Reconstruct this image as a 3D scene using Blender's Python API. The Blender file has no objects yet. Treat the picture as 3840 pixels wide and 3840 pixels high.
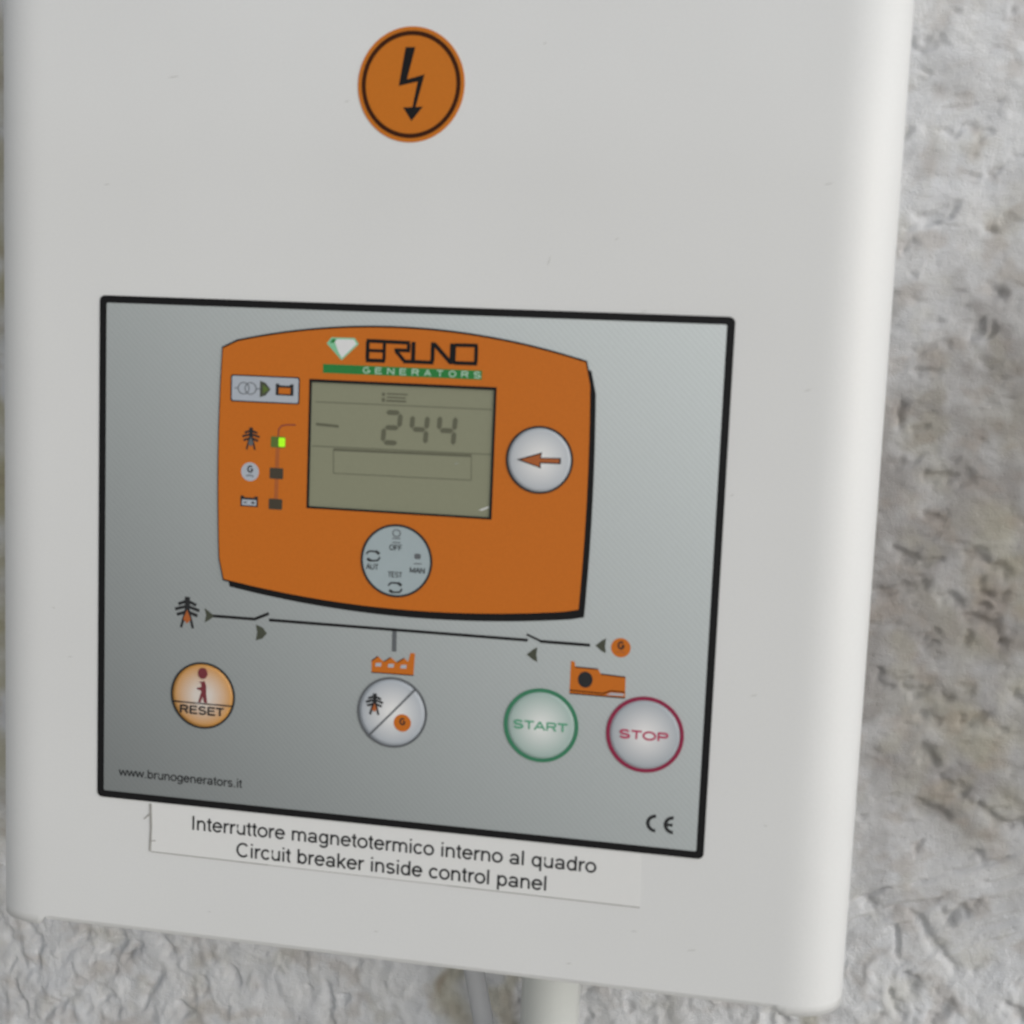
import bpy, bmesh, math
import numpy as np
from mathutils import Matrix, Vector

scene = bpy.context.scene
COL = scene.collection
Z0 = 0.45                       # height of the control panel's centre (m)
WALL = 105.0                    # wall lies this far behind the cabinet front (mm)

# ------------------------------------------------------------------ camera
cam = bpy.data.cameras.new('camera')
cam.sensor_fit = 'HORIZONTAL'; cam.sensor_width = 36.0; cam.lens = 1.29648 * 36.0
cam.clip_start = 0.01; cam.clip_end = 50.0
camo = bpy.data.objects.new('camera', cam); COL.objects.link(camo)
rt = Vector((0.98320844, 0.17784254, 0.04090474))
up = Vector((-0.06032421, 0.10519646, 0.99262012))
fw = Vector((-0.17222705, 0.97842002, -0.11415826))
M = Matrix((rt, up, -fw)).transposed().to_4x4()
M.translation = Vector((0.1060003, -0.3979237, Z0 + 0.0674443))
camo.matrix_world = M
cam.dof.use_dof = True
cam.dof.focus_distance = 0.70
cam.dof.aperture_fstop = 22.0
scene.camera = camo

# ------------------------------------------------------------------ light
SUN_AZ, SUN_EL = 51.0, 15.0     # azimuth to the right of the wall's outward normal, elevation
a, e = math.radians(SUN_AZ), math.radians(SUN_EL)
sdir = Vector((math.sin(a) * math.cos(e), -math.cos(a) * math.cos(e), math.sin(e)))
world = bpy.data.worlds.new('World'); scene.world = world; world.use_nodes = True
wn = world.node_tree; wn.nodes.clear()
sky = wn.nodes.new('ShaderNodeTexSky'); sky.sky_type = 'NISHITA'; sky.sun_disc = False
sky.sun_elevation = e
sky.sun_rotation = math.atan2(sdir.x, sdir.y)
sky.air_density = 1.0; sky.dust_density = 1.0; sky.ozone_density = 1.0
hs = wn.nodes.new('ShaderNodeHueSaturation'); hs.inputs['Saturation'].default_value = 0.25
bg = wn.nodes.new('ShaderNodeBackground'); bg.inputs[1].default_value = 0.085
wo = wn.nodes.new('ShaderNodeOutputWorld')
wn.links.new(sky.outputs[0], hs.inputs['Color']); wn.links.new(hs.outputs[0], bg.inputs[0])
wn.links.new(bg.outputs[0], wo.inputs[0])
sl = bpy.data.lights.new('sun', 'SUN'); sl.energy = 1.5; sl.angle = math.radians(88); sl.color = (1.0, 0.998, 0.985)
so = bpy.data.objects.new('sun', sl); COL.objects.link(so)
so.rotation_euler = sdir.to_track_quat('Z', 'Y').to_euler()
so.location = (1.2, -1.2, 1.4)
vs = scene.view_settings
vs.view_transform = 'Standard'; vs.look = 'None'; vs.gamma = 1.0; vs.exposure = 0.24
vs.use_curve_mapping = False
scene.render.engine = 'CYCLES'

# ------------------------------------------------------------------ materials
def N(nt, t, **kw):
    n = nt.nodes.new(t)
    for k, v in kw.items():
        if k in n.inputs: n.inputs[k].default_value = v
        else: setattr(n, k, v)
    return n

def mat(name, col, rough=0.5, metal=0.0, vary=0.0, vscale=400.0, bump=0.0, bscale=2500.0, spec=0.5):
    m = bpy.data.materials.new(name); m.use_nodes = True
    nt = m.node_tree; b = nt.nodes['Principled BSDF']
    b.inputs['Base Color'].default_value = (*col, 1)
    b.inputs['Roughness'].default_value = rough
    b.inputs['Metallic'].default_value = metal
    b.inputs['Specular IOR Level'].default_value = spec
    tc = N(nt, 'ShaderNodeTexCoord')
    if vary:
        nz = N(nt, 'ShaderNodeTexNoise', Scale=vscale, Detail=4.0, Roughness=0.65)
        nt.links.new(tc.outputs['Object'], nz.inputs['Vector'])
        mr = N(nt, 'ShaderNodeMapRange'); mr.inputs['To Min'].default_value = 1 - vary; mr.inputs['To Max'].default_value = 1 + vary
        nt.links.new(nz.outputs['Fac'], mr.inputs['Value'])
        mx = N(nt, 'ShaderNodeVectorMath', operation='SCALE'); mx.inputs[0].default_value = col
        nt.links.new(mr.outputs[0], mx.inputs['Scale'])
        nt.links.new(mx.outputs[0], b.inputs['Base Color'])
    if bump:
        nb = N(nt, 'ShaderNodeTexNoise', Scale=bscale, Detail=2.0)
        nt.links.new(tc.outputs['Object'], nb.inputs['Vector'])
        bp = N(nt, 'ShaderNodeBump', Strength=bump, Distance=0.0002)
        nt.links.new(nb.outputs['Fac'], bp.inputs['Height'])
        nt.links.new(bp.outputs[0], b.inputs['Normal'])
    return m

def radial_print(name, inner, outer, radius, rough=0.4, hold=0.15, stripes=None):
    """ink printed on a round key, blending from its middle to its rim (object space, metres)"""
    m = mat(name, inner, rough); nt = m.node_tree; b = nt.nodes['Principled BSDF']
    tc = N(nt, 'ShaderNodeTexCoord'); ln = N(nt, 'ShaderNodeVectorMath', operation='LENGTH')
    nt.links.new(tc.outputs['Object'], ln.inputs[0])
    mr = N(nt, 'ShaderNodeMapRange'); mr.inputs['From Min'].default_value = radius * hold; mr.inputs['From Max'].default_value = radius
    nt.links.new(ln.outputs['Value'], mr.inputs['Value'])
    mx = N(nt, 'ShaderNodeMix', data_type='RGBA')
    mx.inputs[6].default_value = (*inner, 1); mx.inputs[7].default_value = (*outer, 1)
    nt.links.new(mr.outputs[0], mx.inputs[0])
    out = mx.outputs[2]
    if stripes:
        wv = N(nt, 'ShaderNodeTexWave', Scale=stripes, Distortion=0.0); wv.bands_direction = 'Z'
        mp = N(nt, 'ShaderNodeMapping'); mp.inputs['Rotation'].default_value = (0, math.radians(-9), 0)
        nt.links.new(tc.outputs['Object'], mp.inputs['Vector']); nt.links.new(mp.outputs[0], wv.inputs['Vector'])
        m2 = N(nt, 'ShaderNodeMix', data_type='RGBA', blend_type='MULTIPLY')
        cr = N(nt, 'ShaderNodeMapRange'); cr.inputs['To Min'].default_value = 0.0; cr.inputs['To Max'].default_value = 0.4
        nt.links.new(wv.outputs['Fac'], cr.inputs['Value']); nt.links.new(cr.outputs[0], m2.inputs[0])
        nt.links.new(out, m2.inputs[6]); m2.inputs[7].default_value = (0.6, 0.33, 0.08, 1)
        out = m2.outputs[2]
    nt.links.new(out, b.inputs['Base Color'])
    return m

def paint_material():
    """white powder coat: faint orange peel, a few grey scuffs and specks"""
    m = mat('cabinet_white_paint', (0.705, 0.715, 0.718), 0.42, bump=0.10, bscale=900.0)
    nt = m.node_tree; b = nt.nodes['Principled BSDF']
    tc = N(nt, 'ShaderNodeTexCoord')
    nz = N(nt, 'ShaderNodeTexNoise', Scale=9.0, Detail=3.0); nt.links.new(tc.outputs['Object'], nz.inputs['Vector'])
    mr = N(nt, 'ShaderNodeMapRange'); mr.inputs['To Min'].default_value = 0.93; mr.inputs['To Max'].default_value = 1.06
    nt.links.new(nz.outputs['Fac'], mr.inputs['Value'])
    fn = N(nt, 'ShaderNodeTexNoise', Scale=1300.0, Detail=1.0); nt.links.new(tc.outputs['Object'], fn.inputs['Vector'])
    fr = N(nt, 'ShaderNodeMapRange'); fr.inputs['To Min'].default_value = 0.975; fr.inputs['To Max'].default_value = 1.025
    nt.links.new(fn.outputs['Fac'], fr.inputs['Value'])
    mu = N(nt, 'ShaderNodeMath', operation='MULTIPLY'); nt.links.new(mr.outputs[0], mu.inputs[0]); nt.links.new(fr.outputs[0], mu.inputs[1])
    sc = N(nt, 'ShaderNodeVectorMath', operation='SCALE'); sc.inputs[0].default_value = (0.705, 0.715, 0.718)
    nt.links.new(mu.outputs[0], sc.inputs['Scale'])
    nt.links.new(sc.outputs[0], b.inputs['Base Color'])
    return m

MT = {}
MT['paint'] = paint_material()
MT['black'] = mat('border_black_ink', (0.008, 0.008, 0.009), 0.5, spec=0.2, vary=0.2, vscale=300)
MT['orange'] = mat('orange_ink', (0.56, 0.150, 0.012), 0.5, spec=0.3, vary=0.10, vscale=1500, bump=0.08, bscale=1500)
MT['sticker_orange'] = mat('sticker_orange_vinyl', (0.55, 0.162, 0.010), 0.5, spec=0.3, vary=0.08, vscale=1200)
MT['brown'] = mat('sticker_dark_ring_ink', (0.045, 0.012, 0.003), 0.55, spec=0.15, vary=0.1)
MT['darkorange'] = mat('dark_orange_ink', (0.40, 0.105, 0.02), 0.5, vary=0.1)
MT['lcd'] = mat('lcd_olive_glass', (0.25, 0.258, 0.178), 0.28, vary=0.05, vscale=900)
MT['lcdseg'] = mat('lcd_dark_segment', (0.115, 0.118, 0.078), 0.35, vary=0.1)
MT['lcdfaint'] = mat('lcd_faint_segment', (0.135, 0.138, 0.084), 0.3, vary=0.05)
MT['white'] = mat('white_ink', (0.72, 0.73, 0.74), 0.45, vary=0.04)
MT['palewhite'] = mat('pale_lettering_ink', (0.42, 0.60, 0.47), 0.45, vary=0.05)
MT['green'] = mat('green_ink', (0.015, 0.20, 0.04), 0.45, vary=0.12)
MT['lightgreen'] = mat('pale_green_ink', (0.22, 0.55, 0.33), 0.45, vary=0.1)
MT['plate'] = mat('light_grey_ink', (0.42, 0.46, 0.52), 0.45, vary=0.04)
MT['dial'] = mat('dial_blue_grey_ink', (0.36, 0.43, 0.455), 0.42, vary=0.05)
MT['ink'] = mat('dark_grey_ink', (0.024, 0.025, 0.027), 0.55, spec=0.2, vary=0.2)
MT['inkgrey'] = mat('mid_grey_ink', (0.11, 0.12, 0.13), 0.5, vary=0.2)
MT['arrowink'] = mat('dark_olive_ink', (0.055, 0.062, 0.042), 0.5, vary=0.3)
MT['ledoff'] = mat('led_window_off', (0.055, 0.045, 0.030), 0.35, vary=0.1)
MT['ledgreen'] = mat('led_window_dim_green', (0.10, 0.16, 0.03), 0.35, vary=0.1)
MT['maroon'] = mat('dark_red_ink', (0.17, 0.025, 0.035), 0.5, vary=0.15)
MT['crimson'] = mat('crimson_ink', (0.26, 0.012, 0.055), 0.45, vary=0.1)
MT['pinkred'] = mat('red_lettering_ink', (0.45, 0.03, 0.10), 0.45, vary=0.1)
MT['greenrim'] = mat('green_rim_ink', (0.035, 0.20, 0.105), 0.45, vary=0.1)
MT['greentext'] = mat('green_lettering_ink', (0.10, 0.36, 0.22), 0.45, vary=0.1)
MT['paper'] = mat('clear_label_film', (0.735, 0.742, 0.74), 0.38, vary=0.02)
MT['paperedge'] = mat('label_edge_dirt', (0.34, 0.335, 0.32), 0.7, vary=0.3, vscale=250)
MT['pvc'] = mat('grey_pvc', (0.60, 0.62, 0.60), 0.4, vary=0.05, vscale=60)
MT['cable'] = mat('pale_grey_cable_sheath', (0.44, 0.45, 0.47), 0.5, vary=0.08, vscale=80)
MT['scuff'] = mat('grey_scuff', (0.47, 0.475, 0.465), 0.7, vary=0.3, vscale=900)
# lit lamp of the first indicator
m = mat('led_lit_green', (0.25, 0.6, 0.02), 0.3); b = m.node_tree.nodes['Principled BSDF']
b.inputs['Emission Color'].default_value = (0.33, 0.75, 0.0, 1); b.inputs['Emission Strength'].default_value = 0.55
MT['ledlit'] = m
# silver overlay film: the print runs in a halftone from dark grey (lower left) to pale silver (upper right)
m = mat('silver_overlay_print', (0.40, 0.42, 0.42), 0.40)
nt = m.node_tree; b = nt.nodes['Principled BSDF']
tc = N(nt, 'ShaderNodeTexCoord'); sx = N(nt, 'ShaderNodeSeparateXYZ')
mc = N(nt, 'ShaderNodeMapping'); mc.inputs['Location'].default_value = (0, 0, -Z0)
nt.links.new(tc.outputs['Object'], mc.inputs['Vector']); nt.links.new(mc.outputs[0], sx.inputs[0])
m1 = N(nt, 'ShaderNodeMath', operation='MULTIPLY_ADD'); m1.inputs[1].default_value = 1.3; m1.inputs[2].default_value = 0.435
m2 = N(nt, 'ShaderNodeMath', operation='MULTIPLY_ADD'); m2.inputs[1].default_value = 1.25
nt.links.new(sx.outputs['X'], m1.inputs[0]); nt.links.new(sx.outputs['Z'], m2.inputs[0]); nt.links.new(m1.outputs[0], m2.inputs[2])
wv = N(nt, 'ShaderNodeTexWave', Scale=330.0, Distortion=0.6, Detail=1.0); wv.bands_direction = 'DIAGONAL'
nt.links.new(tc.outputs['Object'], wv.inputs['Vector'])
nb = N(nt, 'ShaderNodeTexNoise', Scale=1100.0, Detail=2.0); nt.links.new(tc.outputs['Object'], nb.inputs['Vector'])
ad = N(nt, 'ShaderNodeMath', operation='ADD'); nt.links.new(wv.outputs['Fac'], ad.inputs[0]); nt.links.new(nb.outputs['Fac'], ad.inputs[1])
mr = N(nt, 'ShaderNodeMapRange'); mr.inputs['From Max'].default_value = 2.0; mr.inputs['To Min'].default_value = 0.93; mr.inputs['To Max'].default_value = 1.07
nt.links.new(ad.outputs[0], mr.inputs['Value'])
m3 = N(nt, 'ShaderNodeMath', operation='MULTIPLY'); nt.links.new(m2.outputs[0], m3.inputs[0]); nt.links.new(mr.outputs[0], m3.inputs[1])
cl = N(nt, 'ShaderNodeVectorMath', operation='SCALE'); cl.inputs[0].default_value = (0.93, 1.01, 1.025)
nt.links.new(m3.outputs[0], cl.inputs['Scale']); nt.links.new(cl.outputs[0], b.inputs['Base Color'])
MT['silver'] = m
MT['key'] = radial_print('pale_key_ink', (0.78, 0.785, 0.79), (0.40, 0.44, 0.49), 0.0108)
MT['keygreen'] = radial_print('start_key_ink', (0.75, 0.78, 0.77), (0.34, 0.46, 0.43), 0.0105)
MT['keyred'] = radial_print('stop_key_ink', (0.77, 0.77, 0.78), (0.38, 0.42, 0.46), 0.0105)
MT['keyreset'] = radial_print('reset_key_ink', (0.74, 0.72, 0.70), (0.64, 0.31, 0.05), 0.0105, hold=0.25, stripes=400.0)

# ------------------------------------------------------------------ helpers (panel millimetres: x right, y up, d out of the cabinet front)
def W(x, y, d=0.0): return Vector((x / 1000, -d / 1000, Z0 + y / 1000))

def link(name, me, m, parent=None, label=None):
    o = bpy.data.objects.new(name, me); COL.objects.link(o)
    if m is not None:
        for mm in (m if isinstance(m, (list, tuple)) else [m]): me.materials.append(mm)
    if parent is not None: o.parent = parent; o.matrix_parent_inverse = parent.matrix_world.inverted()
    if label: o['label'] = label
    return o

def tag(o, label, cat, group=None):
    o['label'] = label; o['category'] = cat
    if group: o['group'] = group

def empty(name, x, y, d, label, cat, group=None):
    o = bpy.data.objects.new(name, None); COL.objects.link(o)
    o.empty_display_size = 0.02
    o.location = W(x, y, d); tag(o, label, cat, group)
    bpy.context.view_layer.update()
    return o

def bm_slab(bm, pts, d0, d1, bevel=0.0):
    """closed prism from the outline pts between d0 and d1"""
    n = len(pts)
    ar = sum(pts[i][0] * pts[(i + 1) % n][1] - pts[(i + 1) % n][0] * pts[i][1] for i in range(n))
    if ar < 0: pts = pts[::-1]
    lo = [bm.verts.new(W(x, y, d0)) for x, y in pts]; hi = [bm.verts.new(W(x, y, d1)) for x, y in pts]
    bm.faces.new(hi); bm.faces.new(lo[::-1])
    for i in range(n): bm.faces.new((lo[i], lo[(i + 1) % n], hi[(i + 1) % n], hi[i]))

def bm_ring(bm, cx, cy, r0, r1, d0, d1, n=64, ex=1.0, ey=1.0):
    V = []
    for k in range(n):
        c, s = math.cos(2 * math.pi * k / n), math.sin(2 * math.pi * k / n)
        V.append([bm.verts.new(W(cx + r * c * ex, cy + r * s * ey, d)) for r, d in ((r0, d0), (r1, d0), (r1, d1), (r0, d1))])
    for k in range(n):
        A, B = V[k], V[(k + 1) % n]
        for j in range(4): bm.faces.new((A[j], A[(j + 1) % 4], B[(j + 1) % 4], B[j]))
    bmesh.ops.recalc_face_normals(bm, faces=bm.faces)

def bm_stroke(bm, p, q, w, d0, d1):
    dx, dy = q[0] - p[0], q[1] - p[1]; L = math.hypot(dx, dy); nx, ny = -dy / L * w / 2, dx / L * w / 2
    bm_slab(bm, [(p[0] + nx, p[1] + ny), (p[0] - nx, p[1] - ny), (q[0] - nx, q[1] - ny), (q[0] + nx, q[1] + ny)], d0, d1)

def finish(bm, name, m, parent, label=None, smooth=False, origin=None):
    me = bpy.data.meshes.new(name)
    if origin is not None:
        bmesh.ops.translate(bm, verts=bm.verts, vec=-origin)
    bm.to_mesh(me); bm.free()
    if smooth:
        for p in me.polygons: p.use_smooth = True
    o = link(name, me, m, None, label)
    if origin is not None: o.location = origin
    bpy.context.view_layer.update()
    if parent is not None:
        o.parent = parent; o.matrix_parent_inverse = parent.matrix_world.inverted()
    return o

def slab(name, pts, d0, d1, m, parent, label=None):
    bm = bmesh.new(); bm_slab(bm, pts, d0, d1); return finish(bm, name, m, parent, label)

def strokes(name, segs, w, d0, d1, m, parent, label=None):
    bm = bmesh.new()
    for i, s in enumerate(segs):
        bm_stroke(bm, s[0], s[1], s[2] if len(s) > 2 else w, d0, d1 + 0.006 * i)
    return finish(bm, name, m, parent, label)

def ring(name, cx, cy, r0, r1, d0, d1, m, parent, label=None, n=72, ex=1.0, ey=1.0):
    bm = bmesh.new(); bm_ring(bm, cx, cy, r0, r1, d0, d1, n, ex, ey); return finish(bm, name, m, parent, label)

def circle(cx, cy, r, n=64, ex=1.0, ey=1.0):
    return [(cx + r * ex * math.cos(2 * math.pi * k / n), cy + r * ey * math.sin(2 * math.pi * k / n)) for k in range(n)]

def rect(x0, y0, x1, y1): return [(x0, y0), (x1, y0), (x1, y1), (x0, y1)]

def rrect(x0, y0, x1, y1, r, n=6):
    P = []
    for cx, cy, a0 in ((x1 - r, y1 - r, 0), (x0 + r, y1 - r, 90), (x0 + r, y0 + r, 180), (x1 - r, y0 + r, 270)):
        for k in range(n + 1):
            t = math.radians(a0 + 90 * k / n); P.append((cx + r * math.cos(t), cy + r * math.sin(t)))
    return P

def dome(name, cx, cy, r, d0, d1, h, m, parent, label=None, rings=7, n=64):
    """round key with a slightly raised, rounded face"""
    bm = bmesh.new(); o = W(cx, cy, d1)
    prev = [bm.verts.new(W(x, y, d0) - o) for x, y in circle(cx, cy, r, n)]
    for k in range(rings):
        f = 1 - k / rings
        cur = [bm.verts.new(W(x, y, d1 + h * (1 - f * f)) - o) for x, y in circle(cx, cy, r * f, n)]
        for i in range(n): bm.faces.new((prev[i], prev[(i + 1) % n], cur[(i + 1) % n], cur[i]))
        prev = cur
    bm.faces.new(prev)
    me = bpy.data.meshes.new(name); bm.to_mesh(me); bm.free()
    for p in me.polygons: p.use_smooth = True
    ob = link(name, me, m, None, label); ob.location = o
    bpy.context.view_layer.update()
    ob.parent = parent; ob.matrix_parent_inverse = parent.matrix_world.inverted()
    return ob

def _arc(cx, cy, rx, ry, a0, a1, n=10):
    return [(cx + rx * math.cos(math.radians(a0 + (a1 - a0) * k / n)), cy + ry * math.sin(math.radians(a0 + (a1 - a0) * k / n))) for k in range(n + 1)]
_O = lambda cx, cy, rx, ry: _arc(cx, cy, rx, ry, 90, 450, 18)
GL = {  # plain grotesque letters as stroke centre lines: advance, strokes (x-height .52, capitals .72)
 ' ': (.278, []), '.': (.27, [[(.13, 0), (.13, .085)]]),
 'I': (.28, [[(.14, 0), (.14, .72)]]), 'l': (.222, [[(.11, 0), (.11, .72)]]), 'i': (.222, [[(.11, 0), (.11, .52)], [(.11, .63), (.11, .72)]]),
 'n': (.556, [[(.1, 0), (.1, .52)], [(.1, .33)] + _arc(.278, .31, .17, .17, 165, 0) + [(.448, 0)]]),
 'm': (.833, [[(.1, 0), (.1, .52)], [(.1, .33)] + _arc(.26, .32, .155, .16, 165, 0) + [(.415, 0)], [(.415, .33)] + _arc(.575, .32, .155, .16, 165, 0) + [(.73, 0)]]),
 'r': (.333, [[(.1, 0), (.1, .52)], [(.1, .30)] + _arc(.28, .29, .17, .19, 165, 75, 6)]),
 'u': (.556, [[(.105, .52), (.105, .2)] + _arc(.275, .21, .17, .17, 180, 345) + [(.45, .2)], [(.45, .52), (.45, 0)]]),
 't': (.278, [[(.135, .66), (.135, .12)] + _arc(.225, .12, .09, .085, 180, 285, 5), [(.01, .485), (.255, .485)]]),
 'e': (.556, [[(.075, .275), (.485, .275)] + _arc(.278, .26, .21, .225, 8, 325, 18)]),
 'o': (.556, [_O(.278, .26, .215, .225)]), 'c': (.5, [_arc(.27, .26, .2, .225, 40, 320, 14)]),
 'a': (.556, [_arc(.265, .345, .175, .14, 165, 20, 8) + [(.435, .33), (.435, .09), (.48, .03)], _O(.255, .15, .175, .11)]),
 'g': (.556, [_O(.265, .27, .185, .215), [(.455, .52), (.455, -.02)] + _arc(.27, -.03, .185, .13, 0, -160, 8)]),
 'q': (.556, [_O(.265, .26, .185, .225), [(.455, .52), (.455, -.2)]]), 'd': (.556, [_O(.265, .26, .185, .225), [(.455, .72), (.455, 0)]]),
 'b': (.556, [_O(.29, .26, .185, .225), [(.1, .72), (.1, 0)]]), 'p': (.556, [_O(.29, .26, .185, .225), [(.1, .52), (.1, -.2)]]),
 'k': (.5, [[(.1, 0), (.1, .72)], [(.44, .52), (.12, .2)], [(.2, .29), (.45, 0)]]),
 's': (.5, [_arc(.25, .375, .165, .115, 25, 265, 9) + _arc(.25, .145, .175, .115, 85, -155, 9)]),
 'w': (.722, [[(.03, .52), (.18, .03)], [(.18, .03), (.36, .5)], [(.36, .5), (.54, .03)], [(.54, .03), (.69, .52)]]),
 'C': (.722, [_arc(.38, .36, .29, .325, 42, 318, 18)]), 'O': (.778, [_O(.39, .36, .32, .325)]),
 'S': (.667, [_arc(.33, .525, .23, .165, 20, 265, 9) + _arc(.33, .195, .25, .165, 85, -160, 9)]),
 'T': (.611, [[(.02, .68), (.59, .68)], [(.305, .66), (.305, 0)]]), 'A': (.667, [[(.03, 0), (.333, .72)], [(.333, .72), (.637, 0)], [(.15, .24), (.52, .24)]]),
 'R': (.722, [[(.11, 0), (.11, .72)], [(.11, .68), (.45, .68)] + _arc(.45, .52, .16, .16, 80, -80, 8) + [(.45, .36), (.11, .36)], [(.42, .36), (.62, 0)]]),
 'P': (.667, [[(.11, 0), (.11, .72)], [(.11, .68), (.43, .68)] + _arc(.43, .51, .16, .17, 80, -80, 8) + [(.43, .34), (.11, .34)]]),
 'E': (.667, [[(.11, 0), (.11, .72)], [(.11, .68), (.6, .68)], [(.11, .38), (.56, .38)], [(.11, .04), (.61, .04)]]),
 'F': (.611, [[(.11, 0), (.11, .72)], [(.11, .68), (.57, .68)], [(.11, .37), (.5, .37)]]),
 'G': (.778, [_arc(.39, .36, .31, .325, 45, 340, 18) + [(.69, .34), (.43, .34)]]), 'N': (.722, [[(.1, 0), (.1, .72)], [(.1, .72), (.62, 0)], [(.62, 0), (.62, .72)]]),
 'M': (.833, [[(.1, 0), (.1, .72)], [(.1, .72), (.416, .05)], [(.416, .05), (.733, .72)], [(.733, .72), (.733, 0)]]), 'U': (.722, [[(.1, .72), (.1, .26)] + _arc(.36, .26, .26, .225, 180, 360, 12) + [(.62, .72)]]),
}
def bm_path(bm, P, w, d0, d1):
    """mitred flat stroke along the points P (w = width, all in panel mm)"""
    Q = [P[0]]
    for p in P[1:]:
        if math.hypot(p[0] - Q[-1][0], p[1] - Q[-1][1]) > 1e-4: Q.append(p)
    closed = len(Q) > 3 and math.hypot(Q[0][0] - Q[-1][0], Q[0][1] - Q[-1][1]) < 1e-3
    if closed: Q = Q[:-1]
    n = len(Q); secs = []
    for i in range(n):
        a_ = Q[i - 1] if (i > 0 or closed) else None; b_ = Q[(i + 1) % n] if (i < n - 1 or closed) else None
        ds = []
        if a_ is not None: L = math.hypot(Q[i][0] - a_[0], Q[i][1] - a_[1]); ds.append(((Q[i][0] - a_[0]) / L, (Q[i][1] - a_[1]) / L))
        if b_ is not None: L = math.hypot(b_[0] - Q[i][0], b_[1] - Q[i][1]); ds.append(((b_[0] - Q[i][0]) / L, (b_[1] - Q[i][1]) / L))
        tx, ty = sum(d[0] for d in ds), sum(d[1] for d in ds); L = math.hypot(tx, ty) or 1; tx, ty = tx / L, ty / L
        k = 1 / max(0.55, abs(tx * ds[0][0] + ty * ds[0][1])); nx, ny = -ty * w / 2 * k, tx * w / 2 * k
        secs.append([bm.verts.new(W(Q[i][0] + s_ * nx, Q[i][1] + s_ * ny, d)) for s_, d in ((1, d0), (-1, d0), (-1, d1), (1, d1))])
    for i in range(n if closed else n - 1):
        A, B = secs[i], secs[(i + 1) % n]
        for j in range(4): bm.faces.new((A[j], A[(j + 1) % 4], B[(j + 1) % 4], B[j]))
    if not closed: bm.faces.new(secs[0]); bm.faces.new(secs[-1])

def lettering(name, text, x0, x1, y0, y1, d, m, parent, label=None, weight=0.09, track=0.0, th=0.03):
    """text with its first stroke starting at x0 and last ending at x1; baseline y0, capital height reaching y1"""
    adv = 0; P = []
    for ch in text:
        a_, st = GL[ch]
        for q in st: P.append([(x + adv, y) for x, y in q])
        adv += a_ + track
    lo = min(p[0] for q in P for p in q) - weight / 2; hi = max(p[0] for q in P for p in q) + weight / 2
    sx, sy = (x1 - x0) / (hi - lo), (y1 - y0) / 0.72
    bm = bmesh.new(); wmm = weight * (sx * sy) ** 0.5
    for i, q in enumerate(P):
        bm_path(bm, [(x0 + (x - lo) * sx, y0 + y * sy) for x, y in q], wmm, d - th, d + 0.004 * (i % 5))
    bmesh.ops.recalc_face_normals(bm, faces=bm.faces)
    return finish(bm, name, m, parent, label)

# ------------------------------------------------------------------ wall (real relief, stains and darker tones as their own patches)
def perlin(x, y, seed):
    rng = np.random.RandomState(seed); g = rng.rand(256) * 2 * np.pi; gx, gy = np.cos(g), np.sin(g); pm = rng.permutation(256)
    xi = np.floor(x).astype(int); yi = np.floor(y).astype(int); xf = x - xi; yf = y - yi
    def gr(i, j):
        h = pm[(pm[(xi + i) & 255] + yi + j) & 255]; return gx[h] * (xf - i) + gy[h] * (yf - j)
    u = xf**3 * (xf * (xf * 6 - 15) + 10); v = yf**3 * (yf * (yf * 6 - 15) + 10)
    return ((gr(0, 0) * (1 - u) + gr(1, 0) * u) * (1 - v) + (gr(0, 1) * (1 - u) + gr(1, 1) * u) * v) * 1.5

def fbm(x, y, sc, seed, octs=4, gain=0.5):
    s = 0; amp = 1; f = 1 / sc
    for k in range(octs):
        s = s + amp * perlin(x * f + 13.7 * k, y * f + 7.1 * k, seed + k); amp *= gain; f *= 2.03
    return s

def sstep(a, b, x):
    t = np.clip((x - a) / (b - a), 0, 1); return t * t * (3 - 2 * t)

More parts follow.
